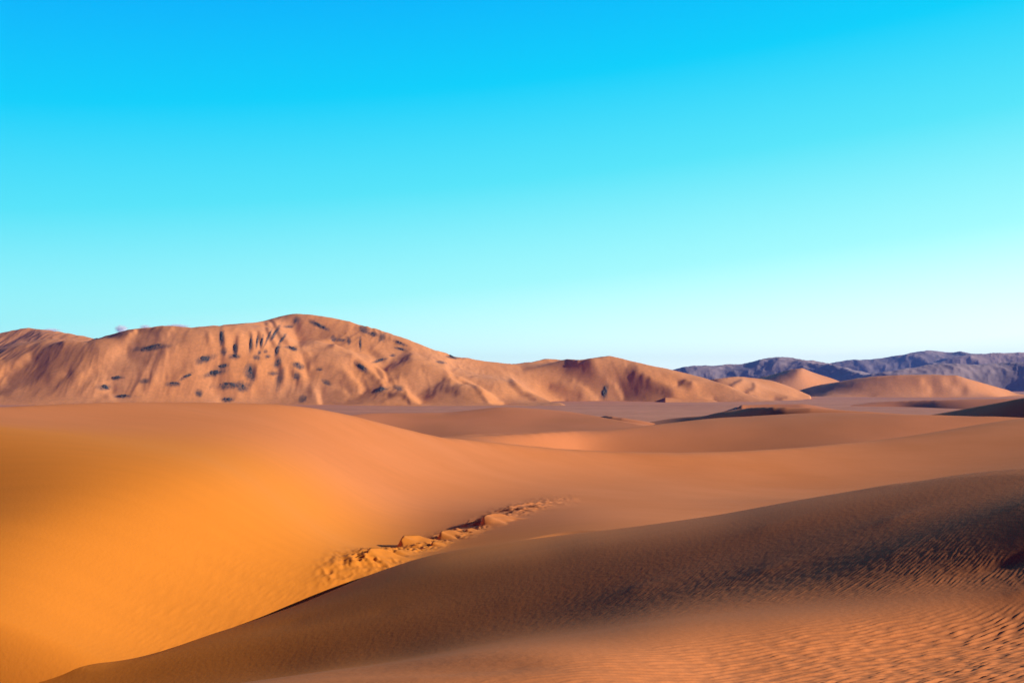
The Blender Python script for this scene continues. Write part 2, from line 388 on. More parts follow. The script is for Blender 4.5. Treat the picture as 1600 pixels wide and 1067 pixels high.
# the shaded flank is one even slope rising to the right, z = -2.96 + 0.32 x
for u_, v0, v1 in ((450, 1040, 955), (600, 1030, 900), (800, 995, 870), (1000, 965, 840), (1200, 925, 810), (1400, 905, 790), (1600, 890, 775)):
    for v_ in (v0, (v0 + v1) / 2, v1):
        near_anchor.append((u_, v_, 2.96 / ((v_ - HOR) / F + .32 * (u_ - 800) / F), 1.0))
near_shade = [(700, 900, 85), (800, 890, 82), (900, 865, 82), (1000, 855, 82), (1160, 832, 66), (1300, 830, 55), (1425, 827, 46), (1590, 785, 45), (1500, 850, 55), (1340, 893, 76), (1590, 830, 30), (1560, 893, 95),
    (1200, 799, 95), (1300, 787, 90), (1400, 775, 84), (1500, 767, 80), (1200, 786, 125), (1300, 776, 105), (1400, 767, 95), (1590, 752, 85), (1080, 804, 152), (950, 826, 148), (840, 849, 135), (700, 877, 118), (1080, 818, 118), (950, 846, 112), (840, 870, 104), (700, 896, 92),
    (1590, 865, 62), (1294, 930, 115), (1075, 940, 100), (944, 960, 90), (131, 1045, 112), (350, 997, 92), (250, 1040, 98), (480, 1040, 92), (480, 980, 82), (656, 944, 80), (640, 900, 85), (500, 940, 80), (0, 1080, 130),
    (656, 1010, 88), (700, 1050, 198), (900, 1020, 188), (1100, 1000, 195), (1300, 980, 192), (1500, 960, 178), (1200, 1050, 172), (1500, 1040, 150), (1590, 1050, 145), (500, 1064, 185), (2000, 800, 80), (2000, 1000, 170), (1800, 830, 45), (-300, 1060, 110)]
near_shade = [(a, b, c * .87 if c < 100 else c) for a, b, c in near_shade]
near = solve_field(-1.2, 1.2, 133, 2.6, 60, 150, near_crest, near_anchor, near_shade, ell=.010, ellq=.006, iters=10, cg=420, back=-.22, vscale=2.0, clampv=(700, 1080), crest_w=2.0, cap=False)
print('near', time.time() - T0)

def poly_dist(Xa, Ya, P):
    """signed distance to a ground polyline (positive on its right-hand, near side) and the position along it"""
    best = np.full(Xa.shape, 1e9); sg = np.zeros(Xa.shape); al = np.zeros(Xa.shape); n = len(P) - 1
    for k in range(n):
        (ax, ay), (bx, by) = P[k], P[k + 1]
        dx, dy = bx - ax, by - ay; L2 = dx * dx + dy * dy
        t = (Xa - ax) * dx + (Ya - ay) * dy; t = t / L2
        t = np.clip(t, -9 if k == 0 else 0, 9 if k == n - 1 else 1)
        d = np.hypot(Xa - ax - t * dx, Ya - ay - t * dy); m = d < best
        best = np.where(m, d, best); sg = np.where(m, np.sign((Xa - ax) * dy - (Ya - ay) * dx), sg); al = np.where(m, (k + np.clip(t, 0, 1)) / n, al)
    return best * sg, al
def ground(pts): return np.array([hit(fore, *p, 13.8)[:2] for p in pts])
def ripples(X, Y, lam, ang, amp, seed):
    c, s_ = math.cos(ang), math.sin(ang)
    wx = noise(X / .45, Y / .45, seed) * .018 + noise(X / 2.6, Y / 2.6, seed + 7) * .12
    a = (X * s_ - Y * c) + wx
    t = (X * c + Y * s_)
    ph = a / lam + .42 * noise(a / (3.5 * lam), t / (7 * lam), seed + 3)
    f = ph - np.floor(ph)
    prof = np.where(f < .32, f / .32, (1 - f) / .68)
    prof = prof * prof * (3 - 2 * prof)
    mod = .62 + 1.0 * noise(a / (1.3 * lam), t / (2.6 * lam), seed + 5)
    return amp * prof * np.clip(mod, .08, 1.5)
VAL = [tuple(p) for p in ground([(131, 1032), (350, 980), (450, 944), (600, 890), (700, 864)])]
VAL.insert(0, (VAL[0][0] * 1.45 - VAL[1][0] * .45, VAL[0][1] * 1.45 - VAL[1][1] * .45))

# --- the orange dune with the wind-broken lumps at its foot
s_f = np.concatenate([np.linspace(-1.2, -.53, 90)[:-1], np.arange(-.53, .5301, .0013), np.linspace(.53, 1.2, 90)[1:]])
q_f = np.concatenate([np.linspace(math.log(11), math.log(12), 8)[:-1], np.arange(math.log(12), math.log(52), .0031), np.linspace(math.log(52), math.log(258), 260)[1:]])
X, Y, Z = world_xyz(fore, s_f, q_f)
D_ = Y
vis_v = HOR - F * Z / Y; vis_u = 800 + F * X / Y
box = (D_ > 12) & (D_ < 75) & (vis_u > 0) & (vis_u < 1080) & (vis_v > 740)
bi = np.nonzero(box); xb, yb = X[bi], Y[bi]
h = ripples(xb, yb, .095, R(70), .0085, 23) * sstep(30, 350, vis_u[bi]) * sstep(640, 560, vis_u[bi]) * sstep(800, 930, vis_v[bi]) * sstep(34, 26, D_[bi])
band = ground([(470, 926), (520, 905), (565, 886), (660, 855), (720, 832), (790, 805), (850, 786), (915, 768)])
e2, al2 = poly_dist(xb, yb, band)
wdt = .22 + 1.2 * al2
bm = np.exp(-(e2 / wdt) ** 2) * sstep(0, .30, al2) * sstep(1, .8, al2)
rn = np.abs(noise(xb * 2.2 + .5 * noise(xb * 1.5, yb * .9, 12), yb * 1.2, 31)); r2 = np.abs(noise(xb * 5.5, yb * 3.2, 32))
h = h + bm * ((.30 - .34 * rn) * .30 + (.10 - .14 * r2) * .95) * (.35 + .65 * sstep(.0, .3, noise(xb * .8, yb * .5, 41) + .25))
for (u_, v_, r_, A_, cu, st) in [(556, 886, .30, .12, .5, 1.0), (592, 874, .60, .26, .5, 1.2), (628, 868, .42, .16, .3, 1.0), (646, 855, .85, .42, .6, 1.4), (700, 842, .70, .34, .5, 1.3), (682, 855, .4, .2, .4, 1),
                                 (770, 818, .85, .42, .6, 1.5), (735, 833, .45, .20, .4, 1), (800, 796, .5, .2, .4, 1.2), (822, 798, .5, .18, .4, 1.2), (840, 788, .55, .16, .4, 1.3), (868, 782, .5, .12, .4, 1.3)]:
    cx, cy, _ = hit(fore, u_, v_, 16)
    th = R(-32); a_ = ((xb - cx) * math.cos(th) + (yb - cy) * math.sin(th)) / r_; b_ = ((yb - cy) * math.cos(th) - (xb - cx) * math.sin(th)) / (r_ * st)
    a2 = a_ - cu * .9 * b_ * np.abs(b_) * np.sign(b_) + .30 * b_ + .14 * noise(xb * 1.6 / r_, yb * 1.6 / r_, 9)
    pr = np.where(a2 < -.30, np.clip((a2 + .52) / .22, 0, 1), (1 - np.clip((a2 + .30) / 1.35, 0, 1)) ** 1.15)
    hh = .84 * A_ * pr * np.exp(-(b_ * 1.1) ** 4) * sstep(1.2, .8, a2) * sstep(2.2, 1.6, np.hypot(a_, b_))
    h = np.maximum(h, hh) + .15 * hh
Z[bi] += h
e, al = poly_dist(X, Y, VAL)
Zn = world_xyz(near, s_f, q_f)[2]
cdn = np.interp(vis_u, [p[0] for p in near_crest], [p[2] for p in near_crest])
under = sstep(.2, 1.6, e) * sstep(1.28, 1.06, Y / cdn)                              # runs under the near dune past the valley line
under = np.maximum(under, sstep(16.2, 15.0, Y))
Z = Z * (1 - under) + np.minimum(Z, Zn - .5) * under
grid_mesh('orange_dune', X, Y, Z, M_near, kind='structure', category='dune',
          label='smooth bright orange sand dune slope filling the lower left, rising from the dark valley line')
print('orange mesh', time.time() - T0, X.shape)

# --- the near dune with its wind ripples
s_f = np.concatenate([np.linspace(-1.2, -.53, 110)[:-1], np.arange(-.53, .5301, .00105), np.linspace(.53, 1.2, 110)[1:]])
q_f = np.concatenate([np.linspace(math.log(2.6), math.log(5.3), 60)[:-1], np.arange(math.log(5.3), math.log(28), .0019), np.linspace(math.log(28), math.log(58), 120)[1:]])
X, Y, Z = world_xyz(near, s_f, q_f)
fl = sstep(6.6, 5.0, Y)
Z = Z * (1 - fl) + (-1.755 - .015 * (X + 1)) * fl
D_ = Y
vis_v = HOR - F * Z / Y; vis_u = 800 + F * X / Y
brink = np.interp(vis_u, [-2000, 380, 600, 800, 1000, 1200, 1400, 1600, 3000], [1200, 1067, 1040, 1010, 985, 960, 940, 925, 850])
k_near = sstep(4, 60, vis_v - brink) * sstep(560, 1200, vis_u) * (.55 + .45 * sstep(1000, 1400, vis_u))      # strip in front of the brink
k_far = .55 * sstep(0, -26, vis_v - brink) * sstep(-150, -30, vis_v - brink) * (.30 + .70 * sstep(600, 1250, vis_u))
k_far = k_far * sstep(.6, 1.3, np.hypot((vis_u - 1620) / 110, (vis_v - 830) / 45))
k_rip = np.where(vis_v > brink, k_near, k_far) * sstep(1.0, .93, Y / np.interp(vis_u, [p[0] for p in near_crest], [p[2] for p in near_crest]))
near_i = np.nonzero(k_rip > 0)
xr, yr_ = X[near_i], Y[near_i]; fn = vis_v[near_i] > brink[near_i]
Z[near_i] += np.where(fn, ripples(xr, yr_, .056, R(33), .0135, 3), ripples(xr, yr_, .048, R(46), .0062, 13)) * k_rip[near_i]
e, al = poly_dist(X, Y, VAL)
e = e + .10 * noise(X * 1.1, Y * 1.1, 71) * sstep(.4, .8, al)
edge_ = sstep(.18, .42, al) * sstep(1.0, .8, al) * (Y > 12)
Z = Z - .38 * edge_ * np.clip(1 - e / .9, 0, 1) ** 1.2 - sstep(-.3, -5, e) * 2.0 * sstep(11, 14, Y) * sstep(1100, 850, vis_u)                  # drops off steeply into the valley, then under the orange dune
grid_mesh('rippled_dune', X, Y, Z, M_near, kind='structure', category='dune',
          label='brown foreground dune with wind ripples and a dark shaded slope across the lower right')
print('near mesh', time.time() - T0, X.shape)

# ------------------------------------------------------------------ desert plain
xs = np.sinh(np.linspace(-6.2, 6.2, 260)) * 60; ys = np.sinh(np.linspace(-5.2, 6.2, 260)) * 60
PX, PY = np.meshgrid(xs, ys, indexing='ij')
PZ = -EYE + fbm(PX / 260, PY / 120, 3, 50) * 1.2
grid_mesh('desert_plain', PX, PY, PZ, M_plain, kind='structure', category='desert plain', label='flat pinkish brown desert plain stretching to the foot of the hills')

# ------------------------------------------------------------------ the great dune and its neighbours
m_crest = [(-500, 560, 1700), (-60, 530, 1850), (0, 521, 1850), (43, 512, 1850), (60, 516, 1850), (90, 519, 1840), (125, 525, 1800), (148, 531, 1750), (165, 526, 1650), (200, 517, 1620),
           (255, 511, 1600), (300, 514, 1600), (345, 511, 1600), (400, 505, 1600), (430, 497, 1600), (450, 492, 1600), (463, 490.5, 1600), (485, 492, 1600), (520, 497, 1600), (560, 507, 1600), (600, 519, 1600),
           (640, 533, 1600), (680, 549, 1600), (720, 560, 1610), (760, 566, 1640), (800, 570, 1700), (830, 567.5, 1750), (850, 562, 1780), (880, 561.5, 1800), (905, 564, 1800), (930, 560, 1800),
           (953, 557, 1800), (980, 564, 1780), (1020, 573, 1750), (1060, 580, 1700), (1100, 588, 1620), (1130, 598, 1560), (1160, 612, 1550), (1200, 626, 1530), (1250, 632, 1520)]
m_crest = [(a, b, c * 1.19) for a, b, c in m_crest]
m_anchor = []
m_foot = [(-200, 633.3, 1500), (900, 633, 1500), (1060, 630.5, 1620), (1250, 629, 1720)]
m_shade = [(u_, 560, 198) for u_ in range(-400, 0, 100)] + [(u_, 634, 170) for u_ in range(-400, 1400, 90)] + [
    (0, 530, 165), (80, 530, 175), (120, 535, 190), (0, 575, 190), (60, 580, 150), (100, 565, 160), (0, 600, 190), (30, 620, 165), (100, 615, 190), (160, 590, 200), (200, 535, 195),
    (230, 530, 190), (260, 530, 185), (300, 530, 195), (200, 610, 215), (250, 600, 215), (270, 550, 195), (330, 570, 220), (350, 590, 220), (300, 560, 220), (330, 610, 225), (380, 600, 225), (400, 620, 205), (440, 610, 200),
    (360, 515, 200), (400, 515, 205), (430, 530, 215), (400, 560, 225), (440, 580, 225), (450, 620, 185), (480, 515, 195), (500, 510, 192), (540, 520, 195), (580, 530, 200), (620, 540, 205), (660, 560, 205),
    (480, 540, 175), (510, 530, 180), (540, 535, 195), (500, 560, 190), (520, 610, 185), (560, 560, 210), (590, 560, 215), (610, 580, 190), (640, 570, 185), (660, 590, 190), (690, 580, 205),
    (540, 625, 180), (580, 625, 175), (650, 625, 200), (700, 570, 215), (740, 580, 205), (740, 600, 190), (780, 595, 200), (800, 580, 215), (820, 590, 215), (860, 580, 205), (900, 590, 190),
    (940, 575, 210), (980, 580, 190), (1020, 590, 235), (1060, 592, 235), (1000, 610, 150), (1080, 615, 200), (700, 625, 180), (760, 622, 205), (830, 622, 205), (900, 622, 200), (960, 622, 210), (1040, 625, 200)]
m_strokes = [
    (105, 5, [(0, 548), (30, 530), (60, 522)]), (70, 4, [(8, 560), (40, 550), (70, 543), (95, 538)]), (238, 6, [(0, 586), (25, 572), (45, 558)]),
    (140, 6, [(15, 588), (60, 566), (110, 553), (150, 549)]), (140, 5, [(0, 612), (50, 602), (90, 595)]), (130, 5, [(75, 600), (110, 592), (150, 578)]),
    (238, 6, [(125, 592), (150, 575), (170, 560), (182, 550), (196, 548)]), (148, 7, [(204, 553), (220, 565), (250, 570)]), (238, 5, [(245, 582), (262, 567), (280, 556)]),
    (150, 4, [(255, 592), (280, 580), (290, 574)]), (245, 8, [(290, 602), (300, 587), (307, 578)]), (150, 3, [(205, 551), (225, 544), (255, 542)]), (220, 4, [(150, 612), (190, 600), (230, 592)]),
    (85, 2.5, [(138, 537), (165, 526), (200, 520), (250, 513)]), (150, 4, [(215, 535), (235, 524), (245, 517)]), (160, 4, [(270, 545), (285, 535), (290, 525)]),
    (165, 3, [(150, 622), (190, 612), (210, 610)]), (240, 4, [(318, 550), (330, 560), (350, 568)]), (160, 5, [(225, 600), (235, 592)]),
    (240, 3, [(356, 522), (357, 545), (362, 560)]), (150, 2.5, [(346, 522), (349, 552)]), (150, 2.5, [(370, 525), (368, 555)]), (240, 2.5, [(379, 522), (379, 550)]), (150, 2, [(391, 522), (394, 548)]),
    (245, 2, [(398, 520), (402, 545)]), (150, 2, [(404, 520), (409, 542)]), (240, 2, [(412, 516), (418, 545)]), (150, 2, [(415, 512), (428, 540)]), (245, 2, [(423, 512), (434, 540)]),
    (150, 2, [(424, 505), (440, 530), (450, 537)]), (150, 2.5, [(430, 540), (436, 556)]), (245, 4, [(400, 590), (408, 575), (405, 560), (408, 548)]), (245, 4, [(375, 615), (400, 600), (410, 585)]),
    (252, 6, [(438, 508), (450, 520), (460, 540), (466, 558)]), (252, 4, [(466, 556), (475, 578), (482, 600), (497, 611), (500, 628)]), (165, 6, [(466, 505), (471, 530), (480, 560), (486, 590)]),
    (245, 3, [(437, 560), (446, 578), (448, 600), (440, 612)]), (150, 4, [(432, 562), (440, 575), (438, 600)]), (165, 4, [(466, 600), (490, 612), (475, 625)]),
    (235, 2.5, [(482, 553), (505, 545), (530, 543), (550, 550)]), (148, 2.5, [(485, 561), (515, 553), (548, 555)]), (235, 2.5, [(486, 572), (510, 564), (535, 567), (545, 578)]),
    (142, 2.8, [(487, 581), (512, 574), (533, 580), (540, 591)]), (242, 3, [(543, 573), (550, 588), (562, 600), (567, 612)]), (148, 3, [(495, 593), (520, 590), (540, 601)]),
    (242, 3, [(550, 546), (565, 559), (580, 575), (600, 602)]), (130, 3, [(556, 566), (572, 582), (582, 590)]), (130, 4, [(565, 617), (583, 610), (596, 604)]), (165, 4, [(505, 620), (540, 612)]),
    (240, 3, [(600, 606), (618, 599), (634, 600), (640, 616), (655, 628)]), (60, 3, [(598, 592), (608, 597), (620, 593)]), (135, 7, [(598, 584), (612, 568), (635, 556)]),
    (80, 2, [(608, 618), (625, 616), (637, 623), (640, 630)]), (150, 4, [(655, 615), (675, 606), (695, 597)]), (135, 6, [(665, 620), (690, 608), (712, 612)]), (60, 2, [(693, 594), (702, 595)]),
    (235, 3, [(704, 590), (720, 600), (745, 611), (765, 625), (785, 632)]), (240, 3, [(700, 560), (702, 575), (706, 588)]), (238, 3, [(775, 572), (800, 588), (820, 605), (860, 622), (882, 631)]),
    (165, 4, [(798, 595), (815, 612), (835, 624)]), (238, 3, [(806, 585), (840, 600), (870, 597), (895, 603)]), (150, 5, [(862, 606), (882, 612), (905, 618)]), (240, 3, [(898, 598), (915, 606), (935, 628)]),
    (138, 8, [(885, 566), (900, 571), (918, 572)]), (160, 7, [(885, 580), (905, 582), (925, 582)]), (240, 4, [(935, 566), (955, 562), (975, 572)]), (120, 8, [(975, 600), (1000, 597), (1022, 607), (1045, 618)]),
    (243, 3, [(948, 592), (960, 599), (972, 620)]), (248, 6, [(1004, 583), (1030, 586), (1060, 595), (1092, 597)]), (50, 2.5, [(986, 588), (1003, 592), (1012, 596)]), (240, 3, [(1050, 602), (1075, 612), (1112, 626)]),
    (90, 3, [(1062, 601), (1080, 604)]), (190, 5, [(820, 575), (880, 574)]),
    (248, 2.5, [(405, 560), (390, 566), (372, 566), (350, 562)]), (150, 3, [(345, 568), (365, 572), (380, 575)]), (248, 3, [(352, 590), (372, 586), (382, 590), (382, 598)]), (150, 3, [(325, 590), (345, 590), (362, 592)]),
    (150, 3, [(335, 608), (360, 610), (385, 612)]), (248, 3, [(310, 590), (312, 605), (322, 618), (345, 625)]), (150, 4, [(385, 578), (398, 575), (399, 590)]), (248, 2.5, [(330, 525), (334, 545), (336, 560)]),
    (160, 2.5, [(322, 520), (325, 540)]), (250, 3, [(450, 548), (462, 556), (470, 562)]), (150, 3, [(452, 542), (462, 545)]), (248, 2.5, [(466, 576), (476, 582), (478, 590)]), (150, 3, [(455, 580), (464, 590), (470, 598)]),
    (170, 3, [(470, 550), (500, 547), (520, 541)]), (215, 3, [(475, 545), (500, 540), (520, 534)]), (165, 2.5, [(480, 600), (500, 603), (525, 612)]), (225, 2.5, [(485, 596), (505, 598), (530, 606), (545, 615)]),
    (155, 3, [(545, 625), (570, 620), (600, 615)]), (225, 2.5, [(560, 612), (585, 600), (600, 600)]), (150, 3, [(520, 633), (560, 630), (600, 628)]), (165, 3, [(575, 605), (590, 600)]),
    (150, 3, [(0, 560), (15, 556)]), (165, 4, [(60, 590), (90, 585), (110, 578)]), (215, 3, [(60, 598), (85, 590), (105, 584)]), (130, 4, [(20, 606), (50, 596), (75, 588)]), (205, 3, [(0, 620), (40, 610), (70, 603)]),
    (150, 4, [(170, 583), (190, 577), (215, 578)]), (240, 3, [(165, 600), (185, 594), (205, 588), (230, 585)]), (150, 4, [(180, 605), (200, 600), (235, 595)]), (240, 3, [(150, 603), (160, 612), (180, 620)]),
    (155, 4, [(205, 560), (235, 556), (262, 552)]), (245, 3, [(262, 552), (275, 548), (290, 552)]), (155, 4, [(262, 597), (275, 587), (290, 578), (300, 572)]), (245, 3, [(225, 612), (248, 600), (262, 583)]),
    (240, 3, [(196, 535), (205, 525), (213, 518)]), (160, 3, [(245, 525), (255, 514)]), (215, 3, [(255, 532), (266, 522), (275, 514)]), (235, 3, [(580, 560), (600, 585), (605, 600)]), (165, 4, [(580, 545), (600, 556)]),
    (205, 8, [(650, 575), (665, 590)]), (245, 3, [(720, 590), (750, 605), (775, 625)]), (165, 3, [(725, 600), (750, 615), (760, 626)]), (170, 3, [(560, 520), (600, 527), (640, 543)])]
mount = solve_levels(-.60, .275, 720, 1360, 2420, 104, m_crest, m_anchor, m_shade, m_strokes, ell=.0006, ellq=.003, cg=260, back=-.35, vscale=2.2, clampv=(480, 640), foot=m_foot, gain=2.3)
print('mount', time.time() - T0)
sm = np.linspace(-.60, .275, 1100); qm = np.linspace(math.log(1360), math.log(2420), 420)
X, Y, Z = world_xyz(mount, sm, qm)
rdg = .5 - np.abs(noise(X / 26 + .6 * noise(X / 90, Y / 90, 93), Y / 120 + .5, 91)); rd2 = .5 - np.abs(noise(X / 11 + .4 * noise(X / 40, Y / 40, 94), Y / 50, 92))
Z = Z + (rdg * 3.2 + rd2 * 1.0) * (1 - .75 * sstep(700, 860, 800 + F * X / Y)) * sstep(-30, -5, Z) * (.35 + .65 * sstep(-.2, .5, noise(X / 160, Y / 200, 95))) + fbm(X / 60, Y / 60, 4, 90) * .9
UU = 800 + F * X / Y
Uc, Yc = UU[:-1, :-1], Y[:-1, :-1]
VV = HOR - F * Z / Y

# dark rock showing through the sand: low rough outcrops bedded in the great dune's flank
rocks = [(346, 527, 3.5, 13, 0), (349, 549, 5, 5, 0), (367, 544, 3.5, 9, 0), (368, 557, 8, 3.5, 0), (392, 537, 2.2, 12, 4), (402, 532, 1.6, 9, 8), (409, 534, 1.8, 10, 12), (419, 527, 1.6, 13, 25), (430, 520, 2.2, 15, 32),
         (441, 530, 1.8, 10, 36), (433, 547, 3, 9, 22), (405, 550, 2.5, 3, 0), (415, 549, 3, 3, 0), (419, 557, 4, 2.2, 0), (400, 558, 6, 4, 0), (320, 561, 14, 5, 22), (347, 572, 9, 3.5, 8), (336, 583, 17, 4, 14),
         (362, 602, 24, 5, 4), (379, 605, 9, 6, 10), (391, 583, 7.5, 12, -8), (434, 566, 6, 9, 25), (437, 590, 5.5, 14, 15), (427, 583, 8, 3, 0), (310, 614, 6, 5, 0), (356, 624, 9, 2.8, 0), (465, 571, 8, 4, -30),
         (470, 572, 5, 4, -30), (463, 587, 6, 6, -40), (456, 544, 9, 2.5, -12), (226, 595, 7, 3, 5), (163, 605, 10, 4, 5), (192, 619, 13, 2.2, 2), (238, 543, 26, 3.5, 6), (272, 600, 10, 2.8, 0), (291, 588, 12, 2.0, 30),
         (182, 591, 12, 2.2, 8), (565, 574, 12, 4, -35), (569, 514, 7, 5, -25), (583, 522, 8, 3, -15), (597, 528, 4, 6, 25), (521, 529, 4, 4, 0), (532, 531, 6, 2.5, 0), (545, 532, 3, 5, 0), (563, 536, 1.8, 9, 0),
         (498, 508, 16, 3, -26), (625, 536, 9, 2, -20), (625, 545, 9, 2, -15), (463, 500, 4, 6, 20), (593, 563, 11, 2, 14), (614, 555, 4, 2, 0), (622, 606, 7, 4, -10), (594, 609, 12, 3.5, 18), (510, 597, 7, 3, -25),
         (150, 527, 16, 1.8, 22), (707, 558, 9, 2, -10), (945, 611, 5, 11, 12), (472, 624, 6, 5, 40), (690, 566, 7, 1.8, -10), (452, 510, 6, 2, 0), (500, 577, 4, 2, 0)]
gravel = np.zeros(X.shape)
for k, (u_, v_, ru, rv, an) in enumerate(rocks):
    m_ = np.nonzero((np.abs(UU - u_) < 2.4 * max(ru, rv) + 4) & (np.abs(VV - v_) < 2.4 * max(ru, rv) + 4) & (Y < 1950))
    ca, sa = math.cos(R(an)), math.sin(R(an)) * (1 if ru >= rv else -1); du, dv = UU[m_] - u_, v_ - VV[m_]
    ea = (du * ca + dv * sa) / ru; eb = (dv * ca - du * sa) / rv
    rr = np.hypot(ea, eb) + .35 * noise(X[m_] / 9, Y[m_] / 26, 700 + k) + .3 * noise(X[m_] / 3.5, Y[m_] / 11, 720 + k)
    gravel[m_] = np.maximum(gravel[m_], sstep(1.65, .45, rr) * (.75 + .25 * np.clip(.3 - eb, 0, 1)))
left_hill = (Uc < 148 - (2080 - Yc) * .84) & (Yc > 1845)
mid = Uc > 832 + (2080 - Yc) * .10
grid_mesh('left_hill', X, Y, Z, M_hill, left_hill, attr=gravel, kind='structure', category='dune', label='pointed dune hill at the far left edge with two dark shaded streaks')
grid_mesh('saddle_dune', X, Y, Z, M_hill, mid & ~left_hill, attr=gravel, kind='structure', category='dune', label='smaller sand hill with a shaded dip at its top, right of the great dune')
great = grid_mesh('great_dune', X, Y, Z, M_hill, ~mid & ~left_hill, attr=gravel, kind='structure', category='dune', label='largest sand mountain with fluted gullies and dark rock patches below its peak')
rockc = 0
for k, (u_, v_, ru, rv, an) in enumerate(rocks):
    if max(ru, rv) < 8: continue
    x0, y0, z0 = hit(mount, u_, v_)
    s0_, q0_ = x0 / y0, math.log(y0)
    dq = .004; w1 = sample(mount, np.array([s0_]), np.array([q0_ - dq, q0_ + dq]))[0]
    dw = max((w1[1] - w1[0]) / (2 * dq), .10)             # image height per unit of q
    ru, rv = ru * .58, rv * .58
    n_ = 34
    gs = np.linspace(-1.35, 1.35, n_); A_, B_ = np.meshgrid(gs, gs, indexing='ij')
    ca, sa = math.cos(R(an)), math.sin(R(an))
    if ru < rv: ca, sa = math.cos(R(an)), -math.sin(R(an))
    du = (A_ * ru * ca - B_ * rv * sa) / F; dv = (A_ * ru * sa + B_ * rv * ca) / F
    SS, QQ = s0_ + du, q0_ + dv / dw
    Ms = cubic_matrix(mount.s[0], mount.hs, len(mount.s), SS.ravel()); Mq = cubic_matrix(mount.q[0], mount.hq, len(mount.q), QQ.ravel())
    Wp = ((Ms @ mount.W) * Mq).sum(1).reshape(SS.shape)
    D2 = np.exp(QQ); Xp, Yp, Zp = SS * D2, D2, Wp * D2
    rr = np.sqrt(A_ ** 2 + B_ ** 2) + .45 * noise(A_ * 1.8 + k * 7.1, B_ * 1.8, 200 + k) + .45 * noise(Xp / 6., Yp / 12., 300 + k)
    hgt = 1.6 * (1 - rr * 1.15) + 1.3 * noise(Xp / 3., Yp / 6., 400) + .7
    Zp = Zp + np.clip(hgt, -6, 1.6)
    br = noise(Xp / 5., Yp / 11., 500 + k) + .6 * noise(Xp / 2.4, Yp / 5., 600 + k)
    keep = (br > -.55)[:-1, :-1] & (rr < 1.25)[:-1, :-1]
    o = grid_mesh('rock_outcrop', Xp, Yp, Zp, M_rock, keep, parent=(great if u_ < 832 else None))
    if u_ >= 832: o.parent = bpy.data.objects['saddle_dune']

# ------------------------------------------------------------------ dunes between the foreground and the plain
def dune(name, label, crest, foot, shade, strokes=(), ns=90, nq=50, res=(500, 160), mat=M_mid, ell=.006, ellq=.02, pad=(.9, 1.25), rough=(40, .15), iters=4, cg=200, back=-.3, su=None, category='dune', gain=1.0, cap=True):
    C = np.array(crest, float)
    u0, u1 = su or (C[:, 0].min(), C[:, 0].max())
    d0 = min(np.array(foot)[:, 2].min(), C[:, 2].min()) * pad[0]; d1 = C[:, 2].max() * pad[1]
    f = solve_levels((u0 - 800) / F, (u1 - 800) / F, ns, d0, d1, nq, crest, [], shade, strokes, levels=(2,), foot=foot, gain=gain, cap=cap, ell=ell, ellq=ellq, cg=cg, back=back, clampv=(C[:, 1].min() - 5, np.array(foot)[:, 1].max() + 5))
    ss = np.linspace(f.s[0], f.s[-1], res[0]); qq = np.linspace(f.q[0], f.q[-1], res[1])
    X, Y, Z = world_xyz(f, ss, qq)
    if rough: Z = Z + fbm(X / rough[0], Y / rough[0], 4, len(name)) * rough[1]
    # run out under the plain at the outer edges
    edge = np.minimum((ss - ss[0]), (ss[-1] - ss)) / (ss[-1] - ss[0])
    Z = Z - (1 - sstep(0, .04, edge))[:, None] * 6 * (d0 / 300)
    grid_mesh(name, X, Y, Z, mat, kind='structure', category=category, label=label)
    return f
dune('hollow_dune', 'dune with a broad shaded hollow just behind the foreground crest',
     [(560, 694, 200), (690, 683, 205), (800, 679.5, 225), (915, 674, 250), (960, 668, 265), (1020, 661.5, 285), (1120, 652.5, 320), (1240, 646, 350), (1330, 645.5, 360), (1457, 649.5, 350), (1600, 654, 340), (1900, 652, 330)],
     [(650, 705, 180), (750, 712, 182), (900, 718, 188), (1000, 722, 190), (1100, 720, 195), (1200, 716, 200), (1300, 708, 215), (1430, 694, 235), (1600, 672, 255), (1800, 668, 255)],
     [(700, 690, 190), (812, 682, 225), (860, 690, 245), (884, 684, 240), (915, 692, 200), (962, 688, 152), (962, 672, 170), (1025, 695, 142), (1112, 680, 135), (1225, 668, 138), (1300, 661, 148), (1375, 657, 155),
      (1187, 691, 122), (1131, 659, 168), (1240, 651, 165), (1350, 650, 165), (1450, 654, 172), (1590, 660, 172), (650, 700, 190), (900, 712, 220), (1100, 712, 130), (1350, 680, 140), (1500, 665, 160), (1800, 660, 165)], gain=1.9)
dune('brown_mound', 'low rounded brown mound in front of the great dune foot',
     [(480, 664, 560), (540, 650, 620), (600, 645, 650), (697, 643.5, 680), (775, 637, 700), (800, 636, 700), (869, 640.5, 690), (915, 648, 660), (978, 660, 600), (1050, 674, 540)],
     [(u_, 700, 480) for u_ in range(480, 1051, 57)],
     [(700, 660, 168), (800, 650, 170), (870, 655, 160), (900, 668, 165), (780, 672, 172), (680, 674, 152), (850, 642, 178), (600, 660, 185), (740, 642, 165), (960, 672, 160), (550, 665, 190), (1020, 680, 160)],
     [(140, 2.5, [(697, 646), (740, 641), (775, 638)]), (150, 2, [(650, 678), (740, 681), (800, 682)])], gain=1.7)
dune('small_dark_dune', 'small low dune with a nearly black shaded face right of the brown mound',
     [(870, 662, 960), (890, 656.5, 930), (905, 653, 880), (930, 650.3, 800), (950, 650.5, 750), (975, 654, 735), (1000, 658, 730), (1040, 665, 730)],
     [(870, 664, 860), (905, 668, 740), (940, 675, 660), (1040, 675, 660)], [(900, 655, 150), (930, 653, 30), (950, 655, 20), (975, 657, 30), (1000, 660, 110), (1030, 662, 150), (940, 660, 90)], (), ns=50, nq=36, res=(160, 80), ell=.003)
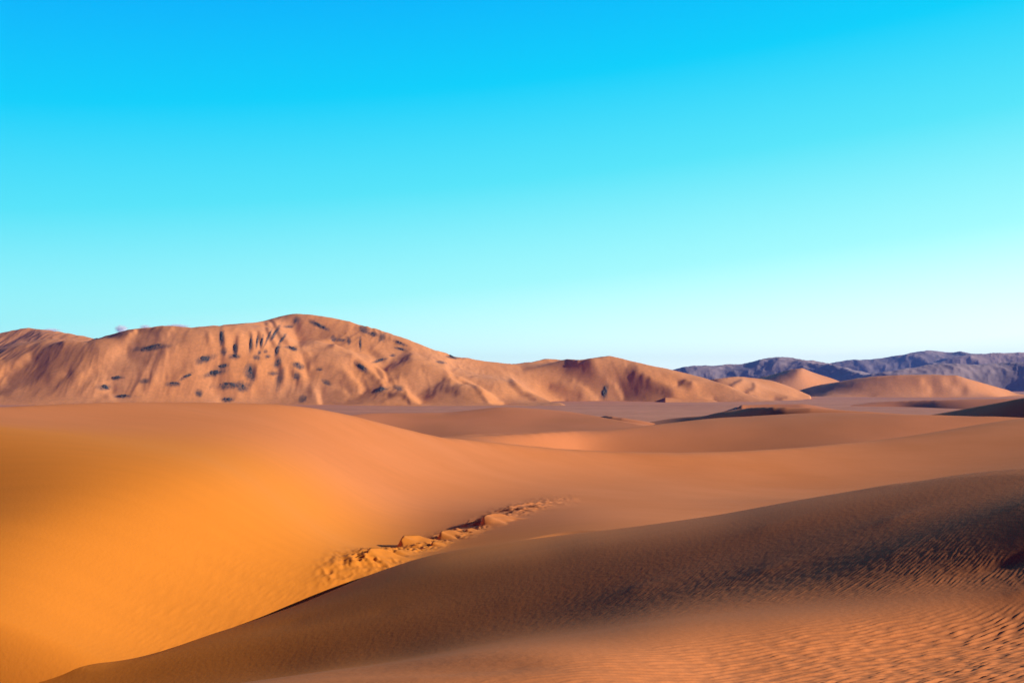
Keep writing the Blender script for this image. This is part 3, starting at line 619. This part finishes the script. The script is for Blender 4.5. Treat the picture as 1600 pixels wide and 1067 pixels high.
dune('dark_faced_dune', 'long low dune with a black shadowed left face behind the shaded hollow',
     [(960, 667, 850), (1020, 659, 820), (1060, 652, 740), (1100, 643.5, 620), (1150, 638.5, 530), (1200, 636.5, 480), (1260, 638, 465), (1330, 642.5, 455), (1400, 647, 450), (1460, 652, 450), (1540, 662, 450)],
     [(960, 669, 760), (1020, 670, 700), (1060, 680, 600), (1100, 695, 500), (1200, 720, 390), (1300, 722, 385), (1540, 722, 385)],
     [(1020, 663, 140), (1060, 656, 115), (1095, 650, 45), (1130, 645, 25), (1170, 642, 25), (1205, 640, 60), (1240, 641, 150), (1280, 643, 185), (1350, 647, 175), (1410, 650, 130), (1150, 650, 90), (1250, 648, 160)], (), ell=.003, res=(400, 100))
dune('black_shadow_dune', 'dune slope in full black shadow at the right edge',
     [(1380, 662, 640), (1400, 657.5, 620), (1440, 651.5, 590), (1480, 644.5, 550), (1520, 637, 515), (1570, 628, 475), (1600, 622.5, 455), (1700, 612, 430), (1850, 606, 430), (2000, 612, 440)],
     [(1380, 670, 560), (1440, 680, 490), (1500, 690, 440), (1600, 700, 390), (2000, 710, 370)],
     [(1450, 653, 15), (1500, 650, 12), (1500, 643, 12), (1560, 640, 10), (1600, 630, 12), (1600, 650, 10), (1700, 640, 12), (1850, 640, 60), (1980, 640, 180)], (), ell=.004, res=(300, 120))
dune('low_swell', 'very low ridge crossing the plain below the domed hill at right',
     [(1130, 634, 1500), (1250, 632, 1540), (1365, 629.3, 1560), (1400, 627.8, 1500), (1440, 626.3, 1400), (1500, 625.3, 1340), (1600, 622.5, 1330), (1750, 618, 1330), (1900, 625, 1330)],
     [(u_, 645, 1130) for u_ in range(1150, 1900, 60)],
     [(1200, 638, 165), (1300, 634, 160), (1380, 630, 70), (1440, 628.5, 25), (1500, 627, 90), (1560, 627, 150), (1590, 628, 165), (1400, 638, 158), (1500, 636, 155), (1600, 634, 160), (1800, 630, 150)], (), ell=.003, ns=110, gain=2.2)
print('mid', time.time() - T0)

# ------------------------------------------------------------------ hills beyond the plain
dune('star_dune', 'sunlit star-shaped sand dune with a curling crest, between the saddle dune and the domed hill',
     [(1030, 626, 2500), (1050, 618, 2440), (1075, 608, 2360), (1095, 598, 2280), (1112, 593.5, 2240), (1153, 589, 2220), (1180, 590.5, 2230), (1210, 596, 2230), (1235, 605, 2220), (1255, 614, 2200), (1275, 623, 2180)],
     [(1030, 629, 1740), (1100, 628, 1780), (1200, 625, 1930), (1275, 623.5, 2020)],
     [(1075, 612, 100), (1095, 603, 80), (1112, 598, 110), (1130, 597, 200), (1155, 595, 225), (1180, 597, 225), (1140, 606, 190), (1110, 614, 200), (1160, 612, 215), (1190, 612, 225), (1220, 612, 220), (1235, 612, 240), (1255, 620, 225), (1100, 624, 185), (1200, 620, 200), (1060, 620, 180)],
     [(40, 3, [(1085, 606), (1105, 600), (1118, 596)]), (60, 3, [(1115, 609), (1130, 611), (1140, 604)]), (95, 2, [(1140, 604), (1150, 596), (1158, 593)]), (252, 3, [(1150, 606), (1158, 600), (1163, 594)]),
      (110, 2.5, [(1165, 611), (1178, 607), (1177, 599)]), (252, 3, [(1172, 614), (1184, 608), (1182, 598)]), (70, 2, [(1160, 618), (1180, 621)]), (252, 3, [(1215, 599), (1232, 608), (1245, 617)]), (70, 2, [(1212, 623), (1228, 622)])],
     ns=170, nq=60, res=(600, 200), mat=M_hill, ell=.0012, ellq=.006, rough=(60, .8), back=-.35, gain=1.3)
dune('peaked_dune', 'sunlit sand peak with a dark left flank rising behind the star-shaped dune',
     [(1140, 606, 3600), (1165, 597, 3560), (1190, 588.5, 3500), (1212, 584.5, 3430), (1229, 578.5, 3340), (1253, 576, 3250), (1275, 584, 3250), (1311, 595, 3250), (1345, 606, 3250), (1390, 617, 3230)],
     [(1140, 616.5, 3000), (1390, 616.5, 3000)],
     [(1160, 602, 60), (1190, 594, 60), (1212, 588, 80), (1225, 585, 60), (1240, 581, 140), (1250, 583, 225), (1262, 588, 250), (1290, 595, 245), (1310, 600, 225), (1230, 596, 180), (1215, 600, 150), (1260, 606, 215), (1330, 606, 200), (1360, 613, 180)],
     [(60, 2.5, [(1190, 591), (1212, 588), (1228, 582)]), (252, 4, [(1256, 580), (1275, 589), (1305, 598)]), (90, 3, [(1222, 584), (1236, 587), (1243, 580)])],
     ns=120, nq=50, res=(400, 150), mat=M_hill, ell=.0012, ellq=.006, rough=(60, .8), back=-.35, gain=1.3)
dune('domed_hill', 'broad domed sand hill, dark on its left and sunlit at its right tip',
     [(1215, 620, 2800), (1240, 612.5, 2780), (1270, 603.5, 2750), (1311, 597, 2640), (1345, 590.5, 2600), (1400, 587, 2720), (1460, 586, 2760), (1495, 588, 2800), (1530, 598, 2850), (1570, 609, 2780), (1595, 616, 2700), (1640, 624, 2600)],
     [(u_, 619.5 - (u_ - 1220) * .005, 2440 + .2 * abs(1400 - u_)) for u_ in range(1220, 1640, 30)],
     [(1240, 616, 25), (1255, 611, 25), (1280, 606, 25), (1275, 614, 50), (1300, 603, 60), (1330, 599, 105), (1380, 595, 150), (1330, 612, 130), (1380, 610, 165), (1430, 597, 172), (1430, 610, 175), (1480, 600, 190), (1500, 595, 200), (1530, 603, 230), (1560, 611, 235), (1480, 614, 185), (1300, 616, 150), (1610, 620, 190)],
     [(232, 3, [(1440, 595), (1450, 606), (1456, 615)]), (150, 3, [(1455, 594), (1466, 604), (1475, 614)]), (232, 3, [(1470, 592), (1486, 603), (1498, 612)]), (155, 3, [(1484, 592), (1500, 602), (1512, 613)]), (250, 3, [(1500, 590), (1525, 600), (1560, 610)])],
     ns=170, nq=50, res=(500, 160), mat=M_hill, ell=.0015, ellq=.006, rough=(70, .9), back=-.35, gain=2.0)
def far(name, label, crest, foot_v, foot_d, shade, strokes=(), amp=34, wave=560, seed=5, **kw):
    C = np.array(crest, float)
    u0, u1 = C[:, 0].min(), C[:, 0].max()
    foot = [(u_, foot_v, foot_d) for u_ in np.arange(u0 + 5, u1, 30)]
    f = solve_levels((u0 - 800) / F, (u1 - 800) / F, 150, foot_d * .95, C[:, 2].max() * 1.12, 44, crest, [], shade, strokes, levels=(2,), foot=foot, ell=.002, ellq=.006, cg=160, gain=2.6, back=-.35, clampv=(540, 615))
    ss = np.linspace(f.s[0], f.s[-1], 420); qq = np.linspace(f.q[0], f.q[-1], 150)
    X, Y, Z = world_xyz(f, ss, qq)
    r = 0; a = 1.
    for i in range(5):
        r = r + a * (.45 - np.abs(noise(X / wave * 2 ** i, Y / (wave * 1.6) * 2 ** i, seed + i))); a *= .55
    Z = Z + amp * r * sstep(-EYE, -EYE + 60, Z)
    edge = np.minimum(ss - ss[0], ss[-1] - ss) / (ss[-1] - ss[0]); Z = Z - (1 - sstep(0, .03, edge))[:, None] * 60
    grid_mesh(name, X, Y, Z, M_far, kind='structure', category='mountain', label=label)
far('far_range', 'dark blue far ridge rising behind the sunlit star dunes',
    [(960, 592, 6500), (1040, 582, 6500), (1075, 577, 6500), (1110, 573, 6500), (1150, 569.5, 6500), (1180, 567, 6500), (1215, 563.5, 6500), (1232, 562.5, 6500), (1245, 565, 6500), (1270, 570, 6500), (1300, 577, 6500), (1360, 592, 6500), (1450, 602, 6500)],
    610.3, 5200, [(1050, 584, 50), (1100, 580, 40), (1150, 577, 45), (1180, 574, 60), (1200, 570, 110), (1220, 568, 140), (1240, 570, 150), (1260, 575, 120), (1280, 580, 60), (1150, 590, 90), (1350, 598, 100), (1200, 585, 110)], seed=5)
far('far_range', 'mauve and blue mountain range with the highest summit on the right horizon',
    [(1180, 592, 8200), (1230, 580, 8200), (1270, 572.5, 8200), (1300, 569.5, 8200), (1330, 567, 8200), (1357, 563, 8200), (1380, 561, 8200), (1400, 557.5, 8200), (1420, 555, 8200), (1445, 554.5, 8200), (1470, 551, 8200), (1482, 551.5, 8200), (1500, 553.5, 8200), (1525, 558, 8200), (1600, 566, 8200), (1750, 585, 8200)],
    608.5, 6300, [(1250, 580, 40), (1290, 576, 45), (1330, 573, 130), (1360, 576, 145), (1375, 564, 60), (1400, 562, 50), (1420, 559, 115), (1440, 560, 150), (1460, 556, 175), (1475, 558, 180), (1490, 556, 110), (1510, 562, 60), (1340, 585, 120), (1400, 575, 70), (1550, 575, 60), (1700, 590, 100)], seed=15)
far('far_range', 'dark blue flat-topped ridge on the horizon at the right edge',
    [(1440, 575, 7300), (1475, 566, 7300), (1500, 561, 7300), (1530, 556.5, 7300), (1560, 552.5, 7300), (1580, 553.5, 7300), (1600, 553, 7300), (1680, 556, 7300), (1900, 590, 7300)],
    608.9, 6000, [(1480, 568, 50), (1510, 563, 40), (1540, 560, 40), (1570, 560, 45), (1565, 554.5, 140), (1590, 556, 60), (1600, 565, 50), (1680, 565, 60), (1500, 575, 60), (1800, 585, 100)], seed=25)
far('far_range', 'mauve foothills in front of the far ranges, behind the domed hill tip',
    [(1300, 603, 4700), (1350, 592, 4700), (1380, 583, 4700), (1420, 576, 4700), (1470, 571, 4700), (1510, 570.5, 4700), (1560, 571.5, 4700), (1600, 572, 4700), (1700, 576, 4700), (1950, 600, 4700)],
    614.4, 3700, [(1350, 595, 60), (1390, 586, 45), (1430, 579, 50), (1460, 576, 60), (1480, 580, 125), (1500, 576, 100), (1520, 586, 145), (1580, 590, 145), (1560, 578, 130), (1590, 605, 110), (1440, 590, 120), (1800, 590, 130)],
    [(40, 3, [(1455, 583), (1480, 586), (1500, 590)]), (50, 4, [(1570, 606), (1600, 609)]), (190, 3, [(1540, 578), (1556, 584)]), (60, 2, [(1535, 580), (1548, 587)])], seed=35, amp=18, wave=330)
print('far', time.time() - T0)

# ------------------------------------------------------------------ air and clouds
def box_mesh(name, lo, hi):
    v = [(x, y, z) for x in (lo[0], hi[0]) for y in (lo[1], hi[1]) for z in (lo[2], hi[2])]
    f = [(0, 1, 3, 2), (4, 6, 7, 5), (0, 4, 5, 1), (2, 3, 7, 6), (0, 2, 6, 4), (1, 5, 7, 3)]
    me = bpy.data.meshes.new(name); me.from_pydata(v, [], f); me.update()
    o = bpy.data.objects.new(name, me); col.objects.link(o); return o
m = bpy.data.materials.new('haze_air'); m.use_nodes = True; nt = m.node_tree; nt.nodes.clear()
pv = nt.nodes.new('ShaderNodeVolumePrincipled'); pv.inputs['Color'].default_value = (0.16, 0.36, 1.0, 1); pv.inputs['Density'].default_value = HAZE
pv.inputs['Anisotropy'].default_value = 0.0
mo = nt.nodes.new('ShaderNodeOutputMaterial'); nt.links.new(pv.outputs[0], mo.inputs['Volume'])
hz = box_mesh('haze', (-16000, -16000, -14), (16000, 9600, 300)); hz.data.materials.append(m)
hz['kind'] = 'stuff'; hz['label'] = 'thin bluish haze over the desert and far hills'; hz['category'] = 'haze'

m = bpy.data.materials.new('cloud_vapour'); m.use_nodes = True; nt = m.node_tree; nt.nodes.clear(); N, L = nt.nodes, nt.links
t = N.new('ShaderNodeTexCoord'); ln = N.new('ShaderNodeVectorMath'); ln.operation = 'LENGTH'
ns_ = N.new('ShaderNodeTexNoise'); ns_.inputs['Scale'].default_value = 2.8; ns_.inputs['Detail'].default_value = 4
L.new(t.outputs['Object'], ns_.inputs['Vector']); L.new(t.outputs['Object'], ln.inputs[0])
a1 = N.new('ShaderNodeMath'); a1.operation = 'SUBTRACT'; L.new(ns_.outputs[0], a1.inputs[0]); L.new(ln.outputs['Value'], a1.inputs[1])
a2 = N.new('ShaderNodeMapRange'); a2.inputs[1].default_value = -.32; a2.inputs[2].default_value = .25; a2.inputs[3].default_value = 0; a2.inputs[4].default_value = .04
L.new(a1.outputs[0], a2.inputs[0])
a3 = N.new('ShaderNodeObjectInfo'); a4 = N.new('ShaderNodeMath'); a4.operation = 'MULTIPLY'; L.new(a2.outputs[0], a4.inputs[0]); L.new(a3.outputs['Alpha'], a4.inputs[1])
pv = N.new('ShaderNodeVolumePrincipled'); pv.inputs['Color'].default_value = (1, 1, 1, 1); pv.inputs['Anisotropy'].default_value = -0.35; L.new(a4.outputs[0], pv.inputs['Density'])
mo = N.new('ShaderNodeOutputMaterial'); L.new(pv.outputs[0], mo.inputs['Volume'])
clouds = [(190, 514, 13, 8, .6, 'small white cloud puff peeking above the notch left of the great dune'),
          (227, 511, 12, 5, .5, 'faint flat cloud just right of the white puff above the ridge'),
          (277, 510, 24, 5, .8, 'low white cloud strip showing over the left shoulder of the great dune'),
          (80, 516, 20, 4, .7, 'thin white cloud sliver behind the pointed left hill')]
import bmesh
for (u_, v_, ru, rv, al_, lab) in clouds:
    bm_ = bmesh.new(); bmesh.ops.create_icosphere(bm_, subdivisions=3, radius=1.0)
    me = bpy.data.meshes.new('cloud'); bm_.to_mesh(me); bm_.free(); me.materials.append(m)
    o = bpy.data.objects.new('cloud', me); col.objects.link(o)
    d = 20000.; k = d / F
    o.location = ((u_ - 800) * k, d, (HOR - v_) * k + EYE); o.scale = (ru * k, rv * k * 1.5, rv * k)
    o.color = (1, 1, 1, al_)
    o['label'] = lab; o['category'] = 'cloud'; o['group'] = 'small clouds near the horizon'
print('done', time.time() - T0)
